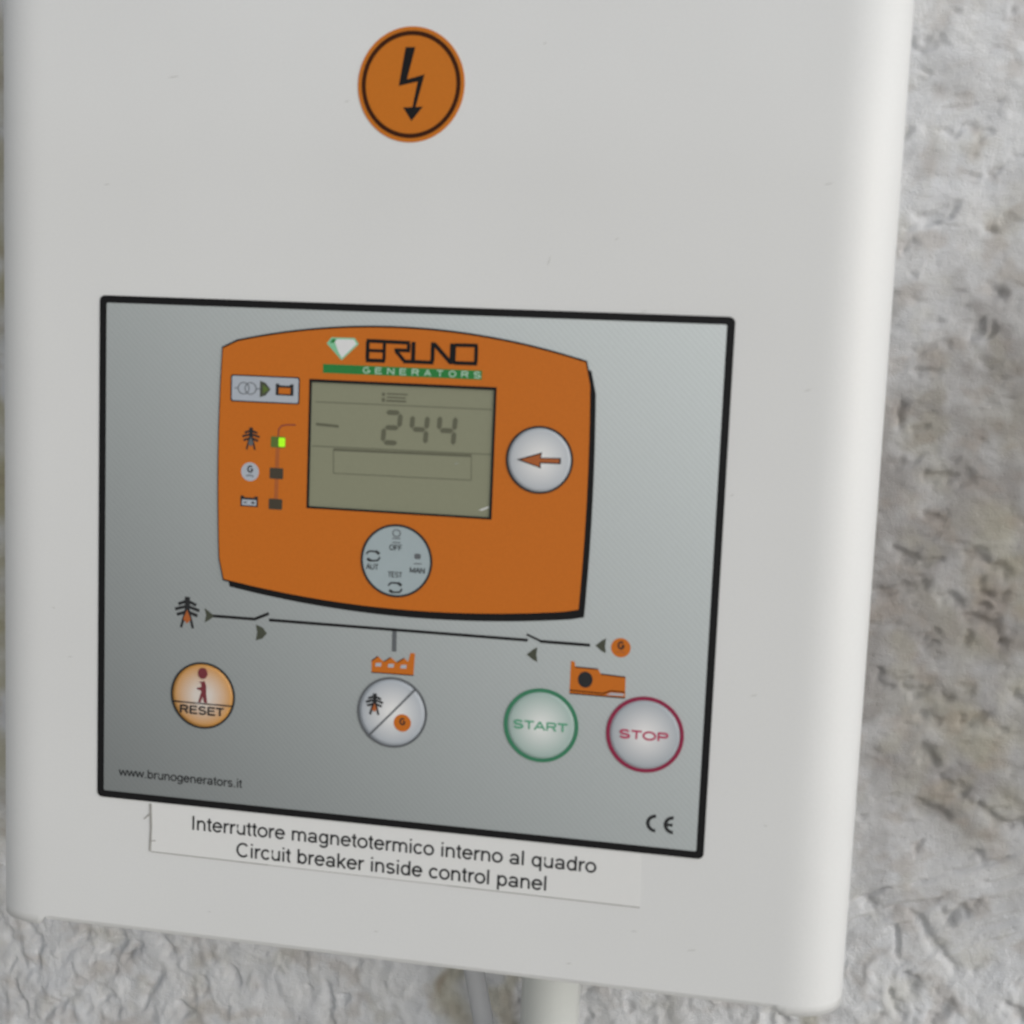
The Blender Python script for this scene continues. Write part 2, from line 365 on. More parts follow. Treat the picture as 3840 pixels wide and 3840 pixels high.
def build_wall():
    def axis(lo, hi, step, far_lo, far_hi):
        mid = list(np.arange(lo, hi + 1e-6, step)); st = step; right = []; v = hi
        while v < far_hi: st = min(st * 1.12, 25); v += st; right.append(v)
        st = step; left = []; v = lo
        while v > far_lo: st = min(st * 1.12, 25); v -= st; left.append(v)
        return np.array(left[::-1] + mid + right)
    xs = axis(-270, 280, 0.85, -900, 950); ys = axis(-290, 235, 0.85, -Z0 * 1000 + 5, 700)
    X, Y = np.meshgrid(xs, ys); nx, ny = len(xs), len(ys)
    wx = X + 4 * fbm(X, Y, 22, 5, 2); wy = Y + 4 * fbm(X, Y, 22, 15, 2)
    k = sstep(-95, -165, Y); am = 0.75 + 0.35 * k
    # beside the cabinet the coat was drawn level, beneath it it was thrown on in upright dabs
    ax, ay = wx * (0.62 + 0.5 * k), wy * (1.15 - 0.35 * k)
    h = am * (1.3 * fbm(wx, wy, 48, 21, 2) + 0.75 * fbm(ax, ay, 17, 31, 3, 0.55) + 0.46 * fbm(ax, ay, 7.5, 43, 3, 0.6) + 0.2 * fbm(X, Y, 3.2, 41, 2, 0.6))
    lump = fbm(ax, ay, 12, 51, 2); h += am * 0.6 * sstep(-0.05, 0.6, lump)
    # pits
    pt = fbm(ax * 0.9, ay * 1.2, 6.5, 101, 2); h -= 1.1 * sstep(0.5, 0.9, pt)
    # the gouges that can be told apart one by one
    G = GOUGES
    jx = X + 2.2 * fbm(X, Y, 7, 111, 3); jy = Y + 2.2 * fbm(X, Y, 7, 121, 3)
    gm = np.zeros_like(X)
    for x0, y0, x1, y1, w in G:
        bx0, bx1 = min(x0, x1) - 14, max(x0, x1) + 14; by0, by1 = min(y0, y1) - 14, max(y0, y1) + 14
        i0, i1 = np.searchsorted(xs, (bx0, bx1)); j0, j1 = np.searchsorted(ys, (by0, by1))
        px, py = jx[j0:j1, i0:i1], jy[j0:j1, i0:i1]; dx, dy = x1 - x0, y1 - y0; L2 = dx * dx + dy * dy + 1e-6
        t = np.clip(((px - x0) * dx + (py - y0) * dy) / L2, 0, 1)
        dist = np.hypot(px - x0 - t * dx, py - y0 - t * dy)
        wd = 0.8 + 0.42 * w
        g = np.exp(-(dist / wd)**2) * (1 - 0.35 * np.abs(t - 0.4))
        gm[j0:j1, i0:i1] = np.maximum(gm[j0:j1, i0:i1], g * (0.8 + 0.85 * w))
    h -= 0.9 * gm
    edge = np.ones_like(h)
    h = np.clip(h, -11, 9)
    co = np.stack([X / 1000, (WALL - h + 2.0) / 1000, Z0 + Y / 1000], -1).reshape(-1, 3).astype(np.float32)
    idx = np.arange(nx * ny).reshape(ny, nx)
    q = np.stack([idx[:-1, :-1], idx[:-1, 1:], idx[1:, 1:], idx[1:, :-1]], -1).reshape(-1, 4).astype(np.int32)
    me = bpy.data.meshes.new('wall')
    me.vertices.add(nx * ny); me.vertices.foreach_set('co', co.ravel())
    me.loops.add(q.size); me.loops.foreach_set('vertex_index', q.ravel())
    me.polygons.add(len(q)); me.polygons.foreach_set('loop_start', np.arange(0, q.size, 4, dtype=np.int32))
    me.polygons.foreach_set('use_smooth', np.ones(len(q), bool))
    me.update(calc_edges=True)
    # stains and darker tones: r grey, g olive-yellow, b brown
    sw = 16 * fbm(X, Y, 45, 201, 3); sw2 = 16 * fbm(X, Y, 45, 211, 3)
    def patch(cx, cy, rx, ry, soft=0.8):
        return 1 - sstep(1 - soft, 1.0 + soft * 0.25, np.hypot((X + sw - cx) / rx, (Y + sw2 - cy) / ry))
    grey_tone = 0.95 * patch(190, -8, 95, 140, 0.62)  # broad darker grey patch on the wall right of the cabinet
    grey_tone = np.clip(grey_tone * (0.92 + 0.35 * fbm(X, Y, 18, 221, 3)), 0, 1)
    grey_tone = np.clip(grey_tone + 0.25 * sstep(0.15, 0.6, fbm(X, Y, 26, 231, 3)), 0, 1)
    olive = 0.5 * patch(210, -30, 40, 100, 0.9) * sstep(-0.6, 0.6, fbm(X, Y, 24, 241, 3))
    olive = np.maximum(olive, 0.95 * patch(-205, 40, 24, 240, 0.6) * sstep(-0.9, 0.2, fbm(X, Y, 30, 251, 3)))
    olive = np.maximum(olive, 0.6 * patch(3, -190, 11, 45, 0.8))
    olive = np.maximum(olive, 0.5 * patch(27, -185, 6, 45, 0.7))  # narrow upright olive band beside the conduit's left edge
    olive = np.maximum(olive, 0.5 * patch(150, -182, 12, 16, 0.7))
    olive = np.maximum(olive, 0.22 * sstep(0.1, 0.9, fbm(X, Y, 20, 261, 3)))
    brown = 0.4 * patch(205, -15, 30, 45, 0.9) * sstep(-0.3, 0.7, fbm(X, Y, 17, 271, 3))
    brown = np.maximum(brown, 0.6 * patch(-1, -188, 5, 8, 0.8))
    brown = np.maximum(brown, 0.3 * sstep(0.05, 0.8, fbm(X * 0.9, Y * 1.1, 15, 281, 3)))
    colr = np.stack([grey_tone, np.clip(olive, 0, 1), np.clip(brown, 0, 1), np.ones_like(X)], -1).reshape(-1, 4).astype(np.float32)
    at = me.color_attributes.new('stain_tone', 'FLOAT_COLOR', 'POINT'); at.data.foreach_set('color', colr.ravel())
    # material
    m = mat('rough_plaster', (0.6, 0.6, 0.6), 0.9, spec=0.2); nt = m.node_tree; b = nt.nodes['Principled BSDF']
    tc = N(nt, 'ShaderNodeTexCoord'); av = N(nt, 'ShaderNodeVertexColor', layer_name='stain_tone'); sp = N(nt, 'ShaderNodeSeparateColor')
    nt.links.new(av.outputs['Color'], sp.inputs[0])
    def mixc(fac, a, bcol):
        mx = N(nt, 'ShaderNodeMix', data_type='RGBA'); nt.links.new(fac, mx.inputs[0])
        if isinstance(a, tuple): mx.inputs[6].default_value = (*a, 1)
        else: nt.links.new(a, mx.inputs[6])
        mx.inputs[7].default_value = (*bcol, 1); return mx.outputs[2]
    n1 = N(nt, 'ShaderNodeTexNoise', Scale=55.0, Detail=5.0, Roughness=0.6); nt.links.new(tc.outputs['Object'], n1.inputs['Vector'])
    c = mixc(n1.outputs['Fac'], (0.575, 0.60, 0.645), (0.72, 0.72, 0.715))
    c = mixc(sp.outputs[0], c, (0.31, 0.30, 0.295))
    c = mixc(sp.outputs[1], c, (0.40, 0.37, 0.25))
    c = mixc(sp.outputs[2], c, (0.30, 0.24, 0.185))
    nt.links.new(c, b.inputs['Base Color'])
    n2 = N(nt, 'ShaderNodeTexNoise', Scale=430.0, Detail=6.0, Roughness=0.75); nt.links.new(tc.outputs['Object'], n2.inputs['Vector'])
    bp = N(nt, 'ShaderNodeBump', Strength=0.75, Distance=0.001); nt.links.new(n2.outputs['Fac'], bp.inputs['Height']); nt.links.new(bp.outputs[0], b.inputs['Normal'])
    o = link('wall', me, m); o['kind'] = 'structure'; o['label'] = 'rough plastered wall with grey patches and olive stains'
    return o

GOUGES = [(150,186,163,184,2),(154,153,156,155,2),(166,154,180,157,1),(162,124,169,125,3),(169,125,173,128,2),(185,141,186,141,2),(186,119,187,120,3),(158,113,160,115,2),(191,98,191,99,5),(183,81,185,87,3),(163,77,175,79,1),(188,83,191,85,2),(165,69,171,70,1.5),(160,56,160,50,3),(172,30,186,31,2.5),(172,17,179,17,2),(159,34,169,38,1),(166,47,169,49,1.5),
 (161,3,169,0,2.5),(172,-1,178,0,2),(154,-13,162,-12,2),(162,-12,174,-9,2),(182,-13,187,-15,3),(193,-16,196,-17,3),(189,-20,199,-23,4),(201,-29,202,-28,4),(173,-32,179,-33,2),(173,-29,178,-28,1.5),(170,-48,175,-49,2.5),(184,-51,184,-51,3),(190,-59,198,-58,3),(178,-72,182,-75,4),(186,-83,193,-86,2.5),(188,4,194,2,3),(196,0,201,-3,2.5),(194,-10,201,-12,3),(188,-29,192,-28,2),(207,-48,211,-50,3),(159,-43,161,-48,2),(175,-59,180,-60,2),
 (176,-92,188,-97,3),(198,-92,208,-97,3),(208,-97,215,-97,3),(191,-136,196,-132,4),(179,-136,183,-140,2.5),(183,-141,195,-155,2),(171,-144,174,-153,2),(178,-160,181,-165,3),(172,-169,177,-177,2),(189,-175,193,-169,3),(199,-129,201,-129,2),(161,-133,164,-134,2.5),(198,-110,200,-111,2.5),(216,-168,219,-173,3),
 (-188,-183,-183,-189,3),(-149,-191,-145,-185,3),(-140,-192,-136,-187,3),(-127,-181,-122,-188,3),(-163,-185,-160,-184,2.5),(-127,-198,-134,-212,3),(-178,-221,-167,-212,3),(-95,-191,-92,-198,3),(-52,-194,-52,-209,3),(-193,-212,-189,-222,2),(-153,-214,-148,-209,2),(-117,-210,-115,-213,3),(-182,-191,-183,-201,1.5),(-47,-199,-43,-197,2.5),(126,-184,129,-182,3),(129,-182,133,-183,3)]
build_wall()
bm = bmesh.new(); bmesh.ops.create_grid(bm, x_segments=2, y_segments=2, size=3.0)  # unseen ground sheet, added to bounce light up onto the lower wall
bmesh.ops.translate(bm, verts=bm.verts, vec=(0, -2.85, 0.0))
gr = finish(bm, 'bounce_ground', mat('pale_bounce_concrete', (0.55, 0.53, 0.49), 0.9, vary=0.15, vscale=30, bump=0.2, bscale=200), None); gr['kind'] = 'structure'

# ------------------------------------------------------------------ cabinet
XL, XR, RB = -140.9, 145.8, 20.0           # sides and radius of the folded front corners
YB, YT = -127.9, 262.0
DEPTH = 103.0
cab = empty('control_cabinet', 5, YB, -DEPTH, 'white sheet metal control cabinet hung on the rough plaster wall', 'cabinet')

def cover_profile(x0, x1, r, n=18):
    """open U seen from above: back left, round corner, front, round corner, back right; (x, d)"""
    def bez(p, c, q): return [((1 - t) ** 2 * p[0] + 2 * t * (1 - t) * c[0] + t * t * q[0], (1 - t) ** 2 * p[1] + 2 * t * (1 - t) * c[1] + t * t * q[1]) for t in [k / n for k in range(n + 1)]]
    P = [(x0, -DEPTH + 6), (x0, -60)] + bez((x0, -r), (x0, 0.0), (x0 + r, 0.0))
    a_, b_ = x0 + r, x1 - r
    P += [(a_ + 1.9, 0.0), (a_ + 3.8, 0.0), (a_ + 5.2, 0.0)]
    for k in range(1, 12): P.append((a_ + (b_ - a_) * k / 12, 0.0))
    P += [(b_ - 5.2, 0.0), (b_ - 3.8, 0.0), (b_ - 1.9, 0.0)]
    P += bez((x1 - r, 0.0), (x1, 0.0), (x1, -r))
    P += [(x1, -60), (x1, -DEPTH + 6)]
    return P

def build_cover():
    bm = bmesh.new(); T = 1.4
    outer = cover_profile(XL, XR, RB); inner = []
    for i, (x, d) in enumerate(outer):         # offset inwards by the sheet thickness
        p, q = outer[max(i - 1, 0)], outer[min(i + 1, len(outer) - 1)]
        L = math.hypot(q[0] - p[0], q[1] - p[1]); inner.append((x + (q[1] - p[1]) / L * T, d - (q[0] - p[0]) / L * T))
    lipL, lipR = XL + RB + 1, XR - RB - 1
    def yb(x):                                 # folded corners hang a little below the turned-in bottom edge
        return YB - 1.5 if (x < lipL or x > lipR) else YB + 1.3
    rows = []
    ysl = [None, 1.9, 3.5, 40, 140, 250, YT - YB]
    for prof, sg in ((outer, 0), (inner, 1)):
        R_ = []
        for yy in ysl:
            R_.append([bm.verts.new(W(x, (yb(x) if yy is None else YB + yy), d)) for x, d in prof])
        rows.append(R_)
    n = len(outer)
    for s, R_ in enumerate(rows):
        for j in range(len(ysl) - 1):
            for i in range(n - 1):
                f = (R_[j][i], R_[j][i + 1], R_[j + 1][i + 1], R_[j + 1][i]); bm.faces.new(f if s == 0 else f[::-1])
    for j in (0, len(ysl) - 1):
        for i in range(n - 1): bm.faces.new((rows[0][j][i], rows[0][j][i + 1], rows[1][j][i + 1], rows[1][j][i]))
    for i in (0, n - 1):
        for j in range(len(ysl) - 1): bm.faces.new((rows[0][j][i], rows[0][j + 1][i], rows[1][j + 1][i], rows[1][j][i]))
    bmesh.ops.recalc_face_normals(bm, faces=bm.faces)
    o = finish(bm, 'front_cover', MT['paint'], cab, smooth=True)
    return o
cover = build_cover()

def box(name, x0, x1, y0, y1, d0, d1, m, parent, bev=0.0, label=None):
    bm = bmesh.new(); bm_slab(bm, rect(x0, y0, x1, y1), d0, d1)
    if bev: bmesh.ops.bevel(bm, geom=bm.edges[:], offset=bev / 1000, segments=3, affect='EDGES')
    return finish(bm, name, m, parent, label)
# turned-in bottom edge of the cover with a small bend radius
bm = bmesh.new()
prof = [(YB + 1.6, 0.0)]
for k in range(1, 7):
    t = math.radians(15 * k); prof.append((YB + 1.6 - 1.6 * math.sin(t), -1.6 + 1.6 * math.cos(t)))
prof += [(YB, -22.0), (YB + 1.4, -22.0), (YB + 1.4, -1.55)]
x0, x1 = XL + RB + 2.1, XR - RB - 2.1
L_ = [bm.verts.new(W(x0, y, d - 0.02)) for y, d in prof]; R_ = [bm.verts.new(W(x1, y, d - 0.02)) for y, d in prof]
k_ = len(prof)
for i in range(k_): bm.faces.new((L_[i], R_[i], R_[(i + 1) % k_], L_[(i + 1) % k_]))
bm.faces.new(L_); bm.faces.new(R_[::-1]); bmesh.ops.recalc_face_normals(bm, faces=bm.faces)
finish(bm, 'bottom_flange', MT['paint'], cab)
box('back_box', XL + 2.2, XR - 2.2, YB + 3.0, YT - 3, -DEPTH - 4, -24.0, MT['paint'], cab, 1.0)
box('top_panel', XL + 2.2, XR - 2.2, YT - 1.5, YT + 0.4, -DEPTH + 2, -RB - 0.5, MT['paint'], cab)
# scuffs and specks on the paint
SC = [(-76,150,4,10),(-98,117,2.2,5),(44,97,3.5,75),(64,104,1.4,40),(-13,82,2,15),(73,83,2.6,20),(124,121,3,15),(122,62,2.8,20),
      (112,-30,2.6,15),(98,-112,3.2,12),(-3,-118,2.0,8),(60,-121,2.2,10),(-110,-36,2.0,5),(-20,143,2,20),(102,30,1.6,35),(-40,20,1,0),
      (80,-108,2.2,10),(-116,-20,1.4,0),(40,160,1.3,30),(118,-70,1.6,0),(-60,-118,1.4,0),(92,-3,2.8,20)]
for x, y, L, an in SC:
    if abs(x) < 100 and abs(y) < 83: continue
    a_ = math.radians(an); dx, dy = L / 2 * math.cos(a_), L / 2 * math.sin(a_)
    nx_, ny_ = -math.sin(a_) * 0.14, math.cos(a_) * 0.14
    slab('scuff', [(x - dx, y - dy), (x - dx * 0.2 + nx_, y - dy * 0.2 + ny_), (x + dx, y + dy), (x + dx * 0.3 - nx_, y + dy * 0.3 - ny_)], -0.05, 0.03, MT['scuff'], cover)

# ------------------------------------------------------------------ warning sticker
stk = empty('warning_sticker', 0, 148, 0, 'round orange warning sticker with black lightning bolt on the white cabinet', 'sticker')
slab('backing', circle(-0.15, 148, 16.5, 96, 1.0, 1.025), -0.05, 0.18, MT['sticker_orange'], stk)
ring('border_ring', -0.15, 148, 14.0, 15.3, 0.1, 0.24, MT['brown'], stk, n=96, ey=1.025)
slab('lightning_bolt', [(-2.1,158.9),(0.9,158.9),(-1.4,149.5),(4.0,151.0),(1.55,141.5),(3.8,141.6),(0.4,137.4),(-2.3,141.3),(0.55,141.45),(1.95,148.9),(-3.9,147.6)],
     0.1, 0.24, MT['black'], stk)

# ------------------------------------------------------------------ control panel
pan = empty('generator_controller', 0, -82, 0, 'silver membrane generator controller with black border and orange faceplate on the cabinet', 'controller')
HW, HH = 100.0, 82.4
def framed(name, outer, inner, d0, d1, m, parent):
    """flat frame: both outlines with the same number of points"""
    bm = bmesh.new(); n = len(outer)
    V = [[bm.verts.new(W(*p, d)) for p in pts] for pts, d in ((outer, d0), (outer, d1), (inner, d1), (inner, d0))]
    for a_ in range(4):
        A, B = V[a_], V[(a_ + 1) % 4]
        for i in range(n): bm.faces.new((A[i], A[(i + 1) % n], B[(i + 1) % n], B[i]))
    bmesh.ops.recalc_face_normals(bm, faces=bm.faces)
    return finish(bm, name, m, parent)
framed('border', rrect(-HW, -HH, HW, HH, 1.8), rrect(-HW + 2.3, -HH + 2.3, HW - 2.3, HH - 2.3, 0.5), -0.05, 0.36, MT['black'], pan)
sheet = slab('overlay_sheet', rect(-HW + 2.0, -HH + 2.0, HW - 2.0, HH - 2.0), -0.05, 0.30, MT['silver'], pan)
S0 = 0.30                                       # top of the silver sheet

def plate_outline(dx=0.0, dy=0.0, n=24):
    P = []
    def arc(p, q, sag, cnt):                    # circular-ish arc from p to q bulging by sag to the right of travel
        (ax, ay), (bx, by) = p, q; L = math.hypot(bx - ax, by - ay); nx, ny = (by - ay) / L, -(bx - ax) / L
        for k in range(cnt):
            t = k / cnt; s = 4 * sag * t * (1 - t); P.append((ax + (bx - ax) * t + nx * s + dx, ay + (by - ay) * t + ny * s + dy))
    arc((57.9, -7.6), (58.0, 65.8), 0.9, 14)            # right side, going up
    arc((56.6, 67.4), (-56.9, 68.7), 7.4, 30)           # top, going left
    arc((-58.1, 67.2), (-57.9, -4.4), 1.0, 14)          # left side, going down
    arc((-56.6, -6.1), (57.6, -8.0), 4.6, 30)           # bottom
    return P
fp_out = plate_outline()
slab('faceplate_printed_band', plate_outline(1.8, -2.4), 0.2, 0.36, MT['black'], pan)  # black offset band, part of the panel print
LX0, LX1, LY0, LY1 = -29.2, 29.5, 18.7, 58.5
def fill_holed(outer, holes, d0, d1):
    bm = bmesh.new(); loops = [outer] + holes; edges = []
    vs_ = []
    for lp in loops:
        v = [bm.verts.new(W(x, y, d1)) for x, y in lp]; vs_.append(v)
        edges += [bm.edges.new((v[i], v[(i + 1) % len(v)])) for i in range(len(v))]
    bmesh.ops.triangle_fill(bm, use_beauty=True, edges=edges)
    for v in vs_:
        w = [bm.verts.new((p.co.x, -d0 / 1000, p.co.z)) for p in v]
        for i in range(len(v)): bm.faces.new((v[i], v[(i + 1) % len(v)], w[(i + 1) % len(v)], w[i]))
    bmesh.ops.recalc_face_normals(bm, faces=bm.faces)
    return bm
F1 = 0.85                                       # top of the orange faceplate
bm = fill_holed(fp_out, [rect(LX0, LY0, LX1, LY1)], 0.22, F1)
face = finish(bm, 'faceplate', MT['orange'], pan)
# dark outline round the plate
o2 = [(x * 1.006, 31 + (y - 31) * 1.014) for x, y in fp_out]
framed('outline', o2, [(x * 0.9995, 31 + (y - 31) * 0.9995) for x, y in fp_out], 0.24, 0.62, MT['black'], face)

# display
disp = slab('display', rect(LX0 - 0.3, LY0 - 0.3, LX1 + 0.3, LY1 + 0.3), 0.32, 0.38, MT['lcd'], pan, 'olive liquid crystal display reading 244')
framed('bezel', rect(LX0 - 0.35, LY0 - 0.35, LX1 + 0.35, LY1 + 0.35), rect(LX0 + 0.35, LY0 + 0.3, LX1 - 0.4, LY1 - 0.55), 0.30, F1 + 0.04, MT['black'], disp)
D1, D2 = 0.36, 0.41
strokes('grid_line', [((-27.5, 51.8), (28.4, 52.0))], 0.28, D1, D2, MT['lcdseg'], disp)
strokes('grid_line', [((-28.3, 38.0), (28.8, 38.3))], 0.30, D1, D2, MT['lcdseg'], disp)
strokes('text_box', [((-21.3, 37.2), (22.7, 37.6), 0.8), ((22.7, 37.6), (22.9, 30.1)), ((22.9, 30.1), (-21.1, 29.8)), ((-21.1, 29.8), (-21.3, 37.3))], 0.25, D1, D2, MT['lcdseg'], disp)
strokes('unit_mark', [((-27.2, 44.9), (-19.8, 44.5), 0.9)], 0.9, D1, D2, MT['lcdseg'], disp)
bm = bmesh.new()
for i, (xa, ya, xb, yb_) in enumerate([(-6.2,52.8,-5.2,54.0),(-4.8,52.9,1.6,53.5),(-4.6,54.0,1.4,54.5),(-6.2,54.6,-5.2,55.6),(-4.6,55.1,2.0,55.6)]):
    bm_slab(bm, rect(xa, ya, xb, yb_), D1, D2)
finish(bm, 'heading_mark', MT['lcdseg'], disp)
def digit(x0, y0, w, h, on, t=1.55, sh=0.06):
    g = 0.18; bm = bmesh.new()
    X = lambda x, y: (x0 + x + sh * y, y0 + y)
    hb = lambda y: [X(g + t * .5, y), X(g + t, y + t / 2), X(w - g - t, y + t / 2), X(w - g - t * .5, y), X(w - g - t, y - t / 2), X(g + t, y - t / 2)]
    vb = lambda x, ya, yb2: [X(x, ya + g), X(x + t / 2, ya + g + t / 2), X(x + t / 2, yb2 - g - t / 2), X(x, yb2 - g), X(x - t / 2, yb2 - g - t / 2), X(x - t / 2, ya + g + t / 2)]
    m_, l, r, T_, B_ = h / 2, t / 2, w - t / 2, h - t / 2, t / 2
    seg = {'a': hb(T_), 'g': hb(m_), 'd': hb(B_), 'f': vb(l, m_, T_), 'b': vb(r, m_, T_), 'e': vb(l, B_, m_), 'c': vb(r, B_, m_)}
    for k in on: bm_slab(bm, seg[k], D1, D2)
    return bm
finish(digit(-6.3, 39.5, 6.4, 10.9, 'abged'), 'digit', MT['lcdseg'], disp)
finish(digit(2.5, 39.6, 6.2, 10.4, 'fgbc'), 'digit', MT['lcdseg'], disp)
finish(digit(11.1, 39.6, 6.4, 10.6, 'fgbc'), 'digit', MT['lcdseg'], disp)
slab('scratch', [(25.6, 21.0), (28.6, 22.3), (28.9, 22.0), (26.6, 20.9)], D1, 0.42, MT['white'], disp)
slab('scratch', [(17.2, 34.6), (18.4, 35.2), (18.5, 35.05)], D1, 0.42, MT['plate'], disp)

# maker's badge
bad = slab('badge_bar', rect(-25.2, 60.9, 25.1, 63.65), F1 - 0.1, F1 + 0.05, MT['green'], pan, 'green bar with white lettering below the maker name')
gx = -12.4
for i, ch in enumerate('GENERATORS'):
    x = -12.4 + i * 3.88
    lettering('letter', ch, x, x + 2.35, 61.35, 63.2, F1 + 0.09, MT['palewhite'], bad, weight=0.12, th=0.06)
gem = slab('gem_emblem', [(-24.2,70.0),(-22.7,71.9),(-15.3,72.0),(-13.9,70.2),(-19.3,65.0)], F1 - 0.1, F1 + 0.05, MT['lightgreen'], pan)
slab('white_facet', [(-21.6,70.6),(-20.9,71.4),(-15.6,71.5),(-14.6,70.2),(-19.2,65.7),(-20.4,67.6)], F1, F1 + 0.09, MT['white'], gem)
slab('green_facet', [(-23.2,70.2),(-22.4,71.4),(-21.1,71.4),(-21.8,70.3)], F1, F1 + 0.09, MT['green'], gem)
strokes('maker_name', [((-11.5,71.3),(2.3,71.15),1.16),((-11.05,70.9),(-11.05,65.7),1.22),((-10.6,68.35),(-6.2,68.35),0.98),((-5.75,70.85),(-5.75,65.7),1.04),((-11.5,65.3),(-5.4,65.35),1.16),
     ((1.95,70.75),(1.95,69.2),1.10),((-2.5,68.8),(2.4,68.8),1.10),((-2.0,68.5),(0.6,65.7),1.10),((0.4,65.45),(9.9,65.45),1.16),((3.45,71.5),(3.45,65.9),1.28),
     ((9.55,71.6),(9.55,65.9),1.22),((9.9,71.2),(15.4,65.5),1.22),((15.85,71.5),(15.85,65.2),1.83),((16.5,71.05),(23.5,71.15),1.10),((16.5,65.65),(23.5,65.7),1.16),((23.1,70.8),(23.1,66.1),1.10)],
     0.9, F1 - 0.1, F1 + 0.05, MT['black'], pan, 'black angular maker name lettering above the display')

# icon plate top left
ip = slab('icon_plate', rrect(-55.0, 51.0, -32.9, 58.9, 0.7), F1 - 0.1, F1 + 0.06, MT['plate'], pan)
framed('plate_rim', rrect(-55.3, 50.7, -32.6, 59.2, 0.8), rrect(-54.9, 51.1, -33.0, 58.8, 0.6), F1 - 0.1, F1 + 0.10, MT['ink'], ip)
ring('coil_ring', -51.0, 55.0, 1.65, 1.95, F1, F1 + 0.11, MT['inkgrey'], ip, n=32)
ring('coil_ring', -48.7, 55.0, 1.65, 1.95, F1, F1 + 0.12, MT['inkgrey'], ip, n=32)
strokes('wire', [((-54.0,55.0),(-52.9,55.0)),((-46.8,55.0),(-45.6,55.0))], 0.3, F1, F1 + 0.11, MT['inkgrey'], ip)
slab('arrow_mark', [(-45.6,57.6),(-43.8,57.0),(-42.1,55.0),(-43.8,53.0),(-45.6,52.4)], F1, F1 + 0.10, MT['arrowink'], ip)
slab('arrow_lamp', [(-44.6,56.4),(-42.6,55.0),(-44.6,53.6)], F1, F1 + 0.15, MT['ledgreen'], ip)
def battery(parent, x0, y0, x1, y1, d, fill, name='battery_mark'):
    o = slab(name, [(x0,y0),(x1,y0),(x1,y1),(x1-0.9,y1),(x1-1.4,y1-0.5),(x0+1.4,y1-0.5),(x0+0.9,y1),(x0,y1)], d - 0.1, d + 0.05, MT['ink'], parent)
    return o
battery(ip, -40.4, 53.3, -34.6, 56.9, F1 + 0.06, None)
slab('battery_fill', rect(-39.4, 53.8, -35.6, 55.7), F1, F1 + 0.16, MT['orange'], ip)

# indicator column
def pylon(name, cx, cy, h, d, parent, main, legs):
    w = h * 0.43; y0, y1 = cy - h / 2, cy + h / 2
    seg = [((cx, y1), (cx, cy - h * 0.08), h * 0.17)]
    for f, ww in ((0.32, 0.7), (0.15, 0.95), (-0.02, 0.8)):
        yy = cy + h * f; seg += [((cx - w * ww, yy - h * 0.07), (cx, yy + h * 0.05), h * 0.10), ((cx, yy + h * 0.05), (cx + w * ww, yy - h * 0.07), h * 0.10)]
    for s in (-1, 1): seg += [((cx + s * h * 0.04, cy + h * 0.1), (cx + s * h * 0.2, y0), h * 0.08)]
    o = strokes(name, seg, 0.5, d - 0.1, d + 0.04, MT[main], parent)
    slab('pylon_foot', [(cx - h * .13, cy - h * .22), (cx, cy + h * .08), (cx + h * .13, cy - h * .22), (cx, cy - h * .36)], d, d + 0.12, MT[legs], o)
    return o
pylon('pylon_mark', -48.3, 39.3, 7.0, F1, pan, 'ink', 'inkgrey')
gm = slab('generator_mark', circle(-48.4, 28.8, 2.95, 40), F1 - 0.1, F1 + 0.05, MT['plate'], pan)
lettering('letter', 'G', -49.3, -47.4, 28.6, 30.7, F1 + 0.09, MT['ink'], gm, weight=0.17, th=0.06)
strokes('wave_mark', [((-49.6,27.4),(-48.4,27.8)),((-48.4,27.8),(-47.2,27.3))], 0.35, F1, F1 + 0.09, MT['inkgrey'], gm)
bm_ = battery(pan, -51.4, 17.7, -45.6, 21.1, F1, None)
slab('battery_face', rect(-50.9, 18.1, -46.1, 19.9), F1, F1 + 0.09, MT['plate'], bm_)
strokes('battery_sign', [((-50.4,19.0),(-49.2,19.0)),((-47.8,19.0),(-46.6,19.0)),((-47.2,19.5),(-47.2,18.5))], 0.35, F1, F1 + 0.12, MT['ink'], bm_)
strokes('lead_line', [((-39.4,36.9),(-39.5,30.6)),((-39.5,26.9),(-39.6,20.7))], 1.3, F1 - 0.1, F1 + 0.03, MT['darkorange'], pan)
strokes('lead_curve', [((-39.3,40.3),(-39.2,42.6)),((-39.2,42.6),(-38.3,43.8)),((-38.3,43.8),(-36.6,44.2)),((-36.6,44.2),(-33.6,44.3))], 0.38, F1 - 0.1, F1 + 0.03, MT['maroon'], pan)
led = slab('indicator_lamp', rrect(-41.7, 36.9, -36.9, 40.4, 0.4), F1 - 0.1, F1 + 0.05, MT['ledgreen'], pan, 'lit green indicator lamp beside the pylon mark')
slab('lit_window', rrect(-39.1, 37.2, -37.0, 40.1, 0.4), F1, F1 + 0.12, MT['ledlit'], led)
slab('indicator_lamp', rrect(-41.9, 27.0, -37.4, 30.5, 0.4), F1 - 0.1, F1 + 0.05, MT['ledoff'], pan)
slab('indicator_lamp', rrect(-42.0, 17.3, -37.5, 20.7, 0.4), F1 - 0.1, F1 + 0.05, MT['ledoff'], pan)

